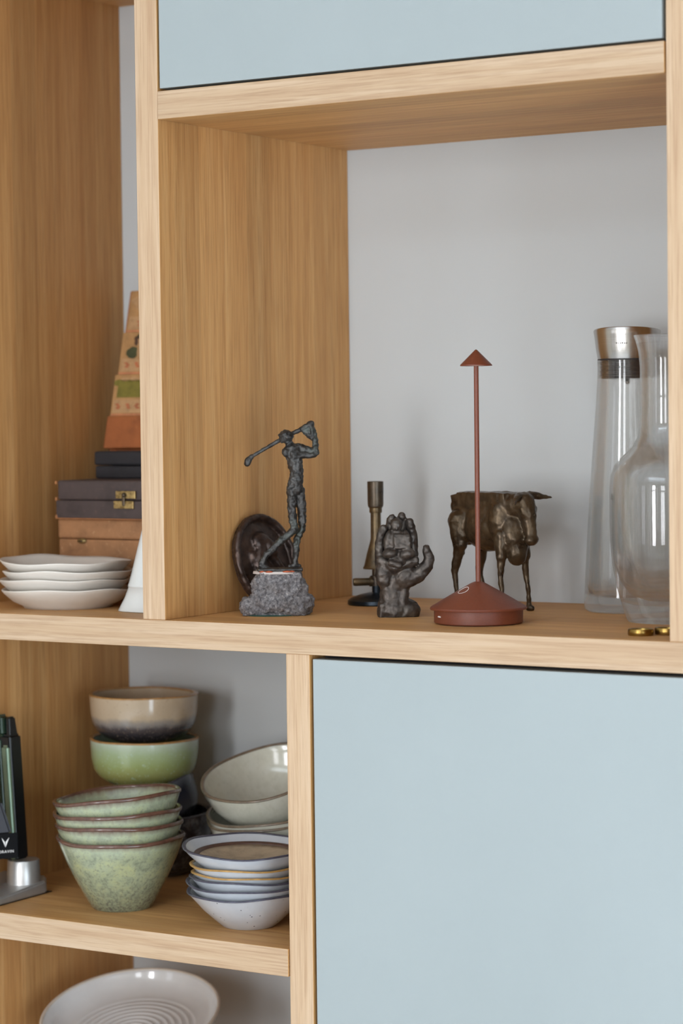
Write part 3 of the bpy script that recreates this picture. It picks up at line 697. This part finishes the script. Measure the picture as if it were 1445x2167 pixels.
# ------------------------------------------------------------------ lower bay: bowls
def glaze_mottled(name, cols, low, rim=.0, s=60, h=.08, top=None):
    """mottled glaze, changing towards the foot"""
    t = NT(name); v = t.coord(); f = t.noise(v, s, 7, .7, .3); g = t.noise(v, s*5, 4, .6); z = t.xyz(v)[2]
    a = t.ramp(f, [(.28, cols[0]), (.48, cols[1]), (.68, cols[2])])
    a = t.mix(t.maprange(g, .52, .66, 0, .55), a, cols[3])
    zz = t.math('ADD', z, t.math('MULTIPLY', t.math('SUBTRACT', f, .5), h*.5))
    a = t.mix(t.maprange(zz, h*.05, h*.55, .8, 0), a, t.mix(t.maprange(g, .4, .6), low[0], low[1]))
    if top:                                             # brown rim bleeding into a milky drip line
        d = t.math('ADD', t.math('SUBTRACT', top[0], z), t.math('MULTIPLY', t.math('SUBTRACT', t.noise(t.coord((1, 1, .25)), 160, 4), .5), .007))
        a = t.mix(t.maprange(d, .003, .018, .75, 0), a, top[2]); a = t.mix(t.maprange(d, .001, .0085, .95, 0), a, top[1])
    t.col(a); t.set(Roughness=.16, Coat_Weight=.4); t.b.inputs['Coat Roughness'].default_value = .08; t.bump(g, .06, .0005); return t.m
GREENG = glaze_mottled('mottled_green_glaze', (srgb(108, 112, 94), srgb(148, 155, 126), srgb(166, 168, 124), srgb(106, 108, 94)), (srgb(132, 140, 114), srgb(92, 90, 80)), h=.09, top=(.0840, srgb(98, 72, 60), srgb(172, 180, 154)))
BROWNR = plain('brown_rim_glaze', srgb(96, 66, 54), .2, 0, .25, 120, coat=.4)
def ring_profile(rr, zz, th, hgt):
    return [(rr-th*.5, zz-hgt), (rr+.0004, zz-hgt), (rr+.0006, zz-hgt*.3), (rr-th*.2, zz+.0005), (rr-th*.8, zz+.0005), (rr-th-.0006, zz-hgt*.3), (rr-th-.0006, zz-hgt), (rr-th*.6, zz-hgt)]
def bowl(name, label, group, loc, rot, prof, m, rim=None, rim_h=.002, th=.004, wob=None, foot=None, inside=None, cat='bowl', n=72):
    """prof: outer profile from the base centre to the rim"""
    e = empty(name, loc, rot, label, cat, group)
    R, H = prof[-1]
    inn = []
    for (r, z) in reversed(prof):
        if r > th*1.2: inn.append((r-th, max(z, prof[0][1]+th*1.1) if z < H else z))
    inn = [q for q in inn if q[1] > prof[0][1]+th*1.2 or q[0] > 0]
    inn += [(0, prof[0][1]+th*1.1)]
    body = lathe('body', prof+[(R-th*.3, H+.0008), (R-th*.7, H+.0008)]+inn, m, e, n, wob)
    sharp(body, 50)
    if rim: lathe('rim', ring_profile(R, H+.0006, th, rim_h), rim, e, n, wob, closed=True)
    if foot: sharp(lathe('foot', [(0, 0), (foot[0]-.002, 0), (foot[0], .0006), (foot[0]+.0003, foot[1]), (0, foot[1])], foot[2], e, 48), 40)
    return e
def wobble(seed, ar=.01, az=.0015, z0=.0, z1=.08):
    g = random.Random(seed); p = [g.random()*6.28 for _ in range(4)]
    def f(t, r, z):
        e = max(0, min(1, (z-z0)/(z1-z0)))
        return (r*(1+ar*e*(math.sin(2*t+p[0])*.6+math.sin(3*t+p[1])*.5)), z+e*az*(math.sin(2*t+p[2])+.5*math.sin(5*t+p[3])))
    return f
SH = ZL1
# four mottled green cone bowls
GP = [(0, .001), (.0315, .001), (.0335, 0), (.0352, .0016), (.0420, .0130), (.0545, .0360), (.0650, .0590), (.0722, .0780), (.0742, .0840)]
gb = [((-.1365, .0951), 0.0, (0, 0)), ((-.1375, .0950), .0165, (-.6, .8)), ((-.1380, .0950), .0300, (-1.0, 1.6)), ((-.1340, .0965), .0475, (-2.0, 5.0))]
for k, ((x, y), dz, (ax, ay)) in enumerate(gb):
    tilt = (Matrix.Rotation(ROT, 3, 'Z') @ Euler((math.radians(ax), math.radians(-ay), 0)).to_matrix() @ Matrix.Rotation(k*1.9, 3, 'Z')).to_euler()
    bowl('bowl', 'mottled green cone bowl with brown rim, %s' % ('standing on the shelf under three others', 'second from the bottom of its stack', 'third from the bottom of its stack', 'topmost of its stack of four')[k], 'green cone bowls',
         (x, y, SH+dz), tilt, GP, GREENG, BROWNR, .0035, .0042, wobble(k+3, .006, .0012))

# tall stack behind: beige, lime, navy, blotched, black
def banded(name, stops, H, s=50, rough=.15, fleck=None):
    t = NT(name); v = t.coord(); f = t.noise(v, s, 6, .65); g = t.noise(v, s*6, 3); z = t.xyz(v)[2]
    zz = t.math('ADD', t.math('DIVIDE', z, H), t.math('MULTIPLY', t.math('SUBTRACT', f, .5), .22))
    c = t.ramp(zz, stops)
    if fleck: c = t.mix(t.maprange(g, .60, .70, 0, .5), c, fleck)
    t.col(c); t.set(Roughness=rough, Coat_Weight=.4); t.b.inputs['Coat Roughness'].default_value = .06; return t.m
BEIGE = banded('beige_over_slate_glaze', [(.18, srgb(46, 42, 44)), (.34, srgb(76, 70, 70)), (.44, srgb(136, 128, 122)), (.50, srgb(150, 140, 128)), (.58, srgb(184, 164, 138)), (1, srgb(192, 172, 146))], .058, fleck=srgb(166, 144, 120))
LIME = banded('lime_green_glaze', [(0, srgb(138, 130, 72)), (.25, srgb(146, 146, 86)), (.5, srgb(154, 166, 108)), (.78, srgb(166, 182, 142)), (1, srgb(190, 202, 186))], .058, fleck=srgb(186, 206, 190))
NAVY = banded('navy_glaze', [(0, srgb(52, 50, 54)), (.4, srgb(64, 64, 72)), (.75, srgb(40, 44, 60)), (1, srgb(96, 100, 108))], .058)
BLOT = glaze_mottled('blotched_black_white_glaze', (srgb(34, 32, 36), srgb(58, 56, 62), srgb(150, 150, 154), srgb(44, 42, 46)), (srgb(36, 34, 38), srgb(60, 58, 62)), s=45)  # blotches are glaze; the darker foot is shade put into the colour
RIMO = plain('ochre_rim_glaze', srgb(176, 134, 84), .25, 0, .2, 120, coat=.3)
RIMD = plain('dark_rim_glaze', srgb(70, 66, 72), .25, 0, .2, 120, coat=.3)
BP = [(0, .001), (.036, .001), (.0375, 0), (.0400, .0012), (.0500, .0055), (.0590, .0130), (.0640, .0220), (.0664, .0350), (.0672, .0480), (.0676, .0580)]
SBX, SBY = -.2395, .281
for k, (dx, dz, ax, ay, sr, sh, m, rm, lb) in enumerate([
    (.015, .000, 0, 0, 1.0, 1.32, BLOT, RIMD, 'blotched black and white bowl at the bottom of the mixed stack'),
    (.011, .0500, 0, -19.0, 1.04, 1.0, NAVY, RIMD, 'tilted navy glazed bowl right under the lime green bowl'),
    (.000, .1110, 0, .6, 1.0, 1.0, LIME, RIMO, 'lime green straight-sided bowl under the beige bowl'),
    (.000, .1660, 0, 0.4, 1.0, 1.0, BEIGE, RIMO, 'beige straight-sided bowl with dark foot, topmost of the mixed stack')]):
    tilt = (Matrix.Rotation(ROT, 3, 'Z') @ Euler((math.radians(ax), math.radians(ay), 0)).to_matrix() @ Matrix.Rotation(k*1.3, 3, 'Z')).to_euler()
    bowl('bowl', lb, 'bowls of the mixed stack', (SBX+dx*.848, SBY+dx*.53, SH+dz), tilt, [(r_*sr, z_*sh) for r_, z_ in BP], m, rm, .0016, .0042, wobble(k+30, .003, .0006))

# pale celadon bowls, tipped
CEL = glaze_mottled('pale_celadon_glaze', (srgb(196, 196, 180), srgb(210, 209, 194), srgb(216, 216, 204), srgb(200, 199, 184)), (srgb(212, 211, 198), srgb(202, 201, 186)), s=30)
CELG = glaze_mottled('greener_celadon_glaze', (srgb(150, 166, 142), srgb(168, 184, 160), srgb(188, 198, 178), srgb(158, 172, 150)), (srgb(172, 186, 164), srgb(156, 172, 148)), s=30)
RIMB = plain('umber_rim_glaze', srgb(120, 104, 86), .3, 0, .3, 140, coat=.3)
CP = [(0, .001), (.030, .001), (.0315, 0), (.0340, .0014), (.0520, .0085), (.0680, .0210), (.0790, .0380), (.0845, .0540), (.0860, .0620)]
def celadon(k, rc, ax, ay, lb, m=CEL):
    """rc: centre of the rim"""
    q = Matrix.Rotation(ROT, 3, 'Z') @ Euler((math.radians(ax), math.radians(ay), 0)).to_matrix() @ Matrix.Rotation(k*1.1, 3, 'Z')
    base = Vector(rc)-q @ Vector((0, 0, .062))
    bowl('bowl', lb, 'pale celadon bowls', base, q.to_euler(), CP, m, RIMB, .0016, .0036, wobble(k+50, .012, .0016, .01, .06))
celadon(0, (-.004, .246, -.2560), 6, -22, 'celadon bowl at the bottom of the tipped stack', CELG)
celadon(1, (-.022, .252, -.2430), 9, -9, 'pale celadon bowl, second from the bottom of the tipped stack')
celadon(2, (-.023, .253, -.2345), 10, -12, 'pale celadon bowl, third from the bottom of the tipped stack')
celadon(3, (-.032, .253, -.2000), 13, -12, 'pale celadon bowl with dark rim, topmost of the tipped stack')

# six shallow blue-white bowls
def bluewhite(name, spots):
    t = NT(name); v = t.coord(); f = t.noise(v, 25, 4); z = t.xyz(v)[2]
    c = t.ramp(f, [(.3, srgb(182, 186, 192)), (.7, srgb(200, 203, 208))])
    if spots:
        vo = t.node('ShaderNodeTexVoronoi'); vo.inputs['Scale'].default_value = 190; t.l(v, vo.inputs['Vector'])
        keep = t.math('GREATER_THAN', t.noise(v, 55, 2), .53)
        c = t.mix(t.math('MULTIPLY', t.math('LESS_THAN', vo.outputs['Distance'], .17), keep), c, srgb(84, 82, 92))
    t.col(c); t.set(Roughness=.2, Coat_Weight=.35); return t.m
BW, BWS = bluewhite('blue_white_glaze', False), bluewhite('speckled_blue_white_glaze', True)
RIMBLUE = plain('slate_blue_rim', srgb(74, 72, 84), .25, 0, .2, 140); RIMGOLD = plain('ochre_gold_rim', srgb(172, 132, 74), .28, 0, .2, 140)
BUFF = worn('buff_unglazed_well', srgb(178, 158, 132), srgb(150, 126, 100), .5, 60); BUFFR = plain('umber_well_ring', srgb(92, 68, 58), .4, 0, .2, 120)
def DP(R, H): return [(0, .001), (.028, .001), (.0296, 0), (.0315, .0012), (.0400, H*.22), (.0520, H*.50), (R-.006, H*.84), (R, H)]
spec = [(.0000, .0695, .0400, 0, .0, BWS, RIMBLUE, 'speckled blue-white shallow bowl at the bottom of its stack of six'),
        (.0085, .0705, .0410, .4, .8, BW, RIMBLUE, 'blue-white shallow bowl with slate rim, second from the bottom'),
        (.0160, .0665, .0400, -.4, .6, BW, RIMBLUE, 'blue-white shallow bowl with slate rim, third from the bottom'),
        (.0230, .0640, .0390, .2, -.6, BW, RIMGOLD, 'blue-white shallow bowl with gold rim, third from the top'),
        (.0320, .0655, .0390, .5, -.8, BW, RIMGOLD, 'blue-white shallow bowl with gold rim, second from the top'),
        (.0460, .0745, .0430, 1.5, .8, BW, RIMBLUE, 'blue-white shallow bowl with buff well, topmost of its stack')]
for k, (dz, R, H, ax, ay, m, rm, lb) in enumerate(spec):
    tilt = (Matrix.Rotation(ROT, 3, 'Z') @ Euler((math.radians(ax), math.radians(ay), 0)).to_matrix() @ Matrix.Rotation(k*1.7, 3, 'Z')).to_euler()
    e = bowl('bowl', lb, 'shallow blue-white bowls', (.0497, .0837, SH+dz), tilt, DP(R, H), m, rm, .0012, .0032, wobble(k+70, .012, .0014, .005, .045))
    if k == 5:
        lathe('buff_well', [(0, H-.0210), (.030, H-.0185), (.0500, H-.0125), (.0560, H-.0095), (.0560, H-.0110), (.045, H-.0170), (0, H-.0230)], BUFF, e, 64)
        lathe('well_ring', [(.0552, H-.0098), (.0600, H-.0072), (.0612, H-.0075), (.0600, H-.0095), (.0556, H-.0120)], BUFFR, e, 64, closed=True)

# wine pouring device on its metal stand (mostly cut by the frame)
ALU = plain('satin_aluminium', srgb(186, 184, 182), .36, .7, .05, 80)
GBLK = plain('glossy_black_plastic', srgb(16, 17, 18), .38, 0, .1, 40); DGRN = plain('dark_green_translucent_plastic', srgb(32, 52, 40), .15, .2, .15, 30, coat=.5)
MATB = plain('soft_black_plastic', srgb(40, 39, 46), .5, 0, .1, 60); SAGE = plain('sage_green_metal', srgb(112, 128, 108), .3, .5, .08, 40)
cv = empty('wine_preserver', (-.303, .085, SH), (0, 0, 0), 'black and green wine preserver standing on a brushed metal base', 'wine tool')
bm = bmesh.new(); vs = []
for (x, y, z0, z1) in ((-.036, -.060, 0, .009), (.041, -.060, 0, .009), (.041, .028, 0, .015), (.030, .042, 0, .019), (-.036, .042, 0, .019)):
    vs.append((bm.verts.new((x, y, z0+.0008)), bm.verts.new((x-.0015 if x > 0 else x, y, z1))))
bm.faces.new([a for a, b in vs]); bm.faces.new([b for a, b in reversed(vs)])
for k in range(5):
    j = (k+1) % 5; bm.faces.new((vs[k][0], vs[k][1], vs[j][1], vs[j][0]))
bmesh.ops.recalc_face_normals(bm, faces=bm.faces)
bmesh.ops.bevel(bm, geom=[e for e in bm.edges], offset=.002, segments=2, affect='EDGES')
link('stand_base', bm_mesh(bm, 'stand_base'), ALU, cv)
box('stand_gasket', -.034, .039, -.058, .040, 0, .0012, GBLK, cv, 0)
sock = sharp(lathe('socket', [(0, .008), (.0205, .008), (.0200, .016), (.0190, .0405), (.0184, .0415), (0, .0415)], ALU, cv, 48)); sock.location = (.0165, .015, 0)
def taper_box(name, b, t, z0, z1, m, parent, bev=.004):
    bm = bmesh.new(); q = [bm.verts.new((x, y, z0)) for x, y in ((b[0], b[2]), (b[1], b[2]), (b[1], b[3]), (b[0], b[3]))]
    w_ = [bm.verts.new((x, y, z1)) for x, y in ((t[0], t[2]), (t[1], t[2]), (t[1], t[3]), (t[0], t[3]))]
    bm.faces.new(q[::-1]); bm.faces.new(w_)
    for k in range(4): bm.faces.new((q[k], q[(k+1) % 4], w_[(k+1) % 4], w_[k]))
    bmesh.ops.recalc_face_normals(bm, faces=bm.faces)
    bmesh.ops.bevel(bm, geom=list(bm.edges), offset=bev, segments=3, affect='EDGES')
    return link(name, bm_mesh(bm, name), m, parent)
bodyp = taper_box('body', (-.030, .0140, .008, .0300), (-.040, .0050, .008, .0300), .040, .190, GBLK, cv, .003)
taper_box('sage_rail', (.0015, .0135, .0035, .0110), (-.0075, .0045, .0035, .0110), .042, .178, SAGE, bodyp, .0032)
taper_box('green_shell', (-.030, .0010, .0045, .0110), (-.040, -.0080, .0045, .0110), .042, .186, DGRN, bodyp, .0025)
pin = sharp(lathe('body_pin', [(0, -.001), (.0016, -.001), (.0016, .001), (0, .0014)], ALU, bodyp, 16)); pin.rotation_euler = (PI/2, 0, 0); pin.location = (.0000, .0040, .092)
taper_box('top_cap', (-.040, -.003, .004, .024), (-.040, -.006, .006, .022), .188, .214, DGRN, cv, .004)
taper_box('trigger', (-.0035, .0035, .010, .026), (-.006, .001, .012, .024), .188, .211, GBLK, cv, .002)
TGR = math.radians(55)
hv_ = empty('clamp_head', (.0195, -.0285, 0), (0, 0, TGR)); hv_.parent = cv
taper_box('clamp_block', (-.040, .0150, .0006, .022), (-.040, .0020, .0006, .022), .076, .118, MATB, hv_, .004)
sharp(lathe('spout_tube', [(0, .014), (.0070, .014), (.0075, .016), (.0072, .060), (0, .060)], GBLK, hv_, 28)).location = (-.012, .010, 0)
taper_box('grip', (-.040, -.004, .002, .020), (-.040, -.010, .002, .020), .110, .168, GBLK, hv_, .004)
tg = box('logo_tag', -.034, .0200, -.0012, .0008, .0490, .0790, plain('matt_black_card', srgb(17, 17, 19), .8, Specular_IOR_Level=.15), hv_, .0006)
def tri(name, pts, y, m, parent):
    n = len(pts); v = [(x, y, z) for x, z in pts]+[(x, y+.0004, z) for x, z in pts]
    f = [tuple(range(n))]+[(k, k+n, (k+1) % n+n, (k+1) % n) for k in range(n)]
    me = bpy.data.meshes.new(name); me.from_pydata(v, [], f); return link(name, me, m, parent)
LX, LZ = .0045, .0630
tri('logo_mark', [(LX, LZ), (LX-.0035, LZ+.0085), (LX-.0042, LZ+.0110), (LX-.0006, LZ+.0060)], -.0016, WHITEP, tg)
tri('logo_mark', [(LX+.0002, LZ), (LX+.0004, LZ+.0060), (LX+.0048, LZ+.0110), (LX+.0038, LZ+.0085)], -.0016, WHITEP, tg)
fc = bpy.data.curves.new('lettering', 'FONT'); fc.body = 'CORAVIN'; fc.size = .0046; fc.align_x = 'CENTER'; fc.extrude = .0001; fc.space_character = 1.15
fo = bpy.data.objects.new('lettering_src', fc); COL.objects.link(fo)
dg = bpy.context.evaluated_depsgraph_get(); dg.update(); tm = bpy.data.meshes.new_from_object(fo.evaluated_get(dg)); bpy.data.objects.remove(fo)
lt = link('lettering', tm, WHITEP, tg); lt.rotation_euler = (PI/2, 0, 0); lt.location = (.0035, -.0014, .0560)
cv.rotation_euler = (0, 0, 0)

# ------------------------------------------------------------------ bottom bay: big plate tipped on a bowl
WGL = NT('milky_white_glaze'); v = WGL.coord(); f = WGL.noise(v, 20, 3)
WGL.col(WGL.ramp(f, [(.3, srgb(206, 205, 204)), (.7, srgb(214, 213, 212))])); WGL.set(Roughness=.12, Coat_Weight=.4); WGL = WGL.m
RIMBUFF = plain('buff_plate_rim', srgb(196, 184, 168), .3, 0, .08, 80)
prof = [(0, .004), (.060, .003), (.0615, 0), (.0650, 0), (.0668, .004), (.090, .012), (.105, .026), (.1085, .0360), (.1090, .0385)]
inn = [(.1078, .0395), (.1060, .0385), (.1035, .0345)] + [(.1000, .0255), (.0930, .0190), (.0840, .0150)]
r = .078
while r > .006:
    inn += [(r, .0138), (r-.0028, .0136), (r-.0048, .0114)]; r -= .0085
inn += [(0, .0125)]
qr = Matrix.Rotation(ROT, 3, 'Z') @ Euler((math.radians(15), math.radians(-5), 0)).to_matrix()
rimc = Vector((-.190, .178, -.4930))
pe = empty('plate', rimc-qr @ Vector((0, 0, .0385)), qr.to_euler(), 'large glossy white deep plate with ridged centre tipped forward', 'plate')
lathe('body', prof+inn, WGL, pe, 96)
lathe('rim', ring_profile(.1090, .0388, .003, .002), RIMBUFF, pe, 96, closed=True)
bowl('bowl', 'white glazed bowl under the large tipped plate', None, (-.190, .190, ZB1), (0, 0, 0), [(0, .001), (.045, .001), (.047, 0), (.050, .002), (.068, .030), (.078, .070), (.082, .100)], WGL, None)
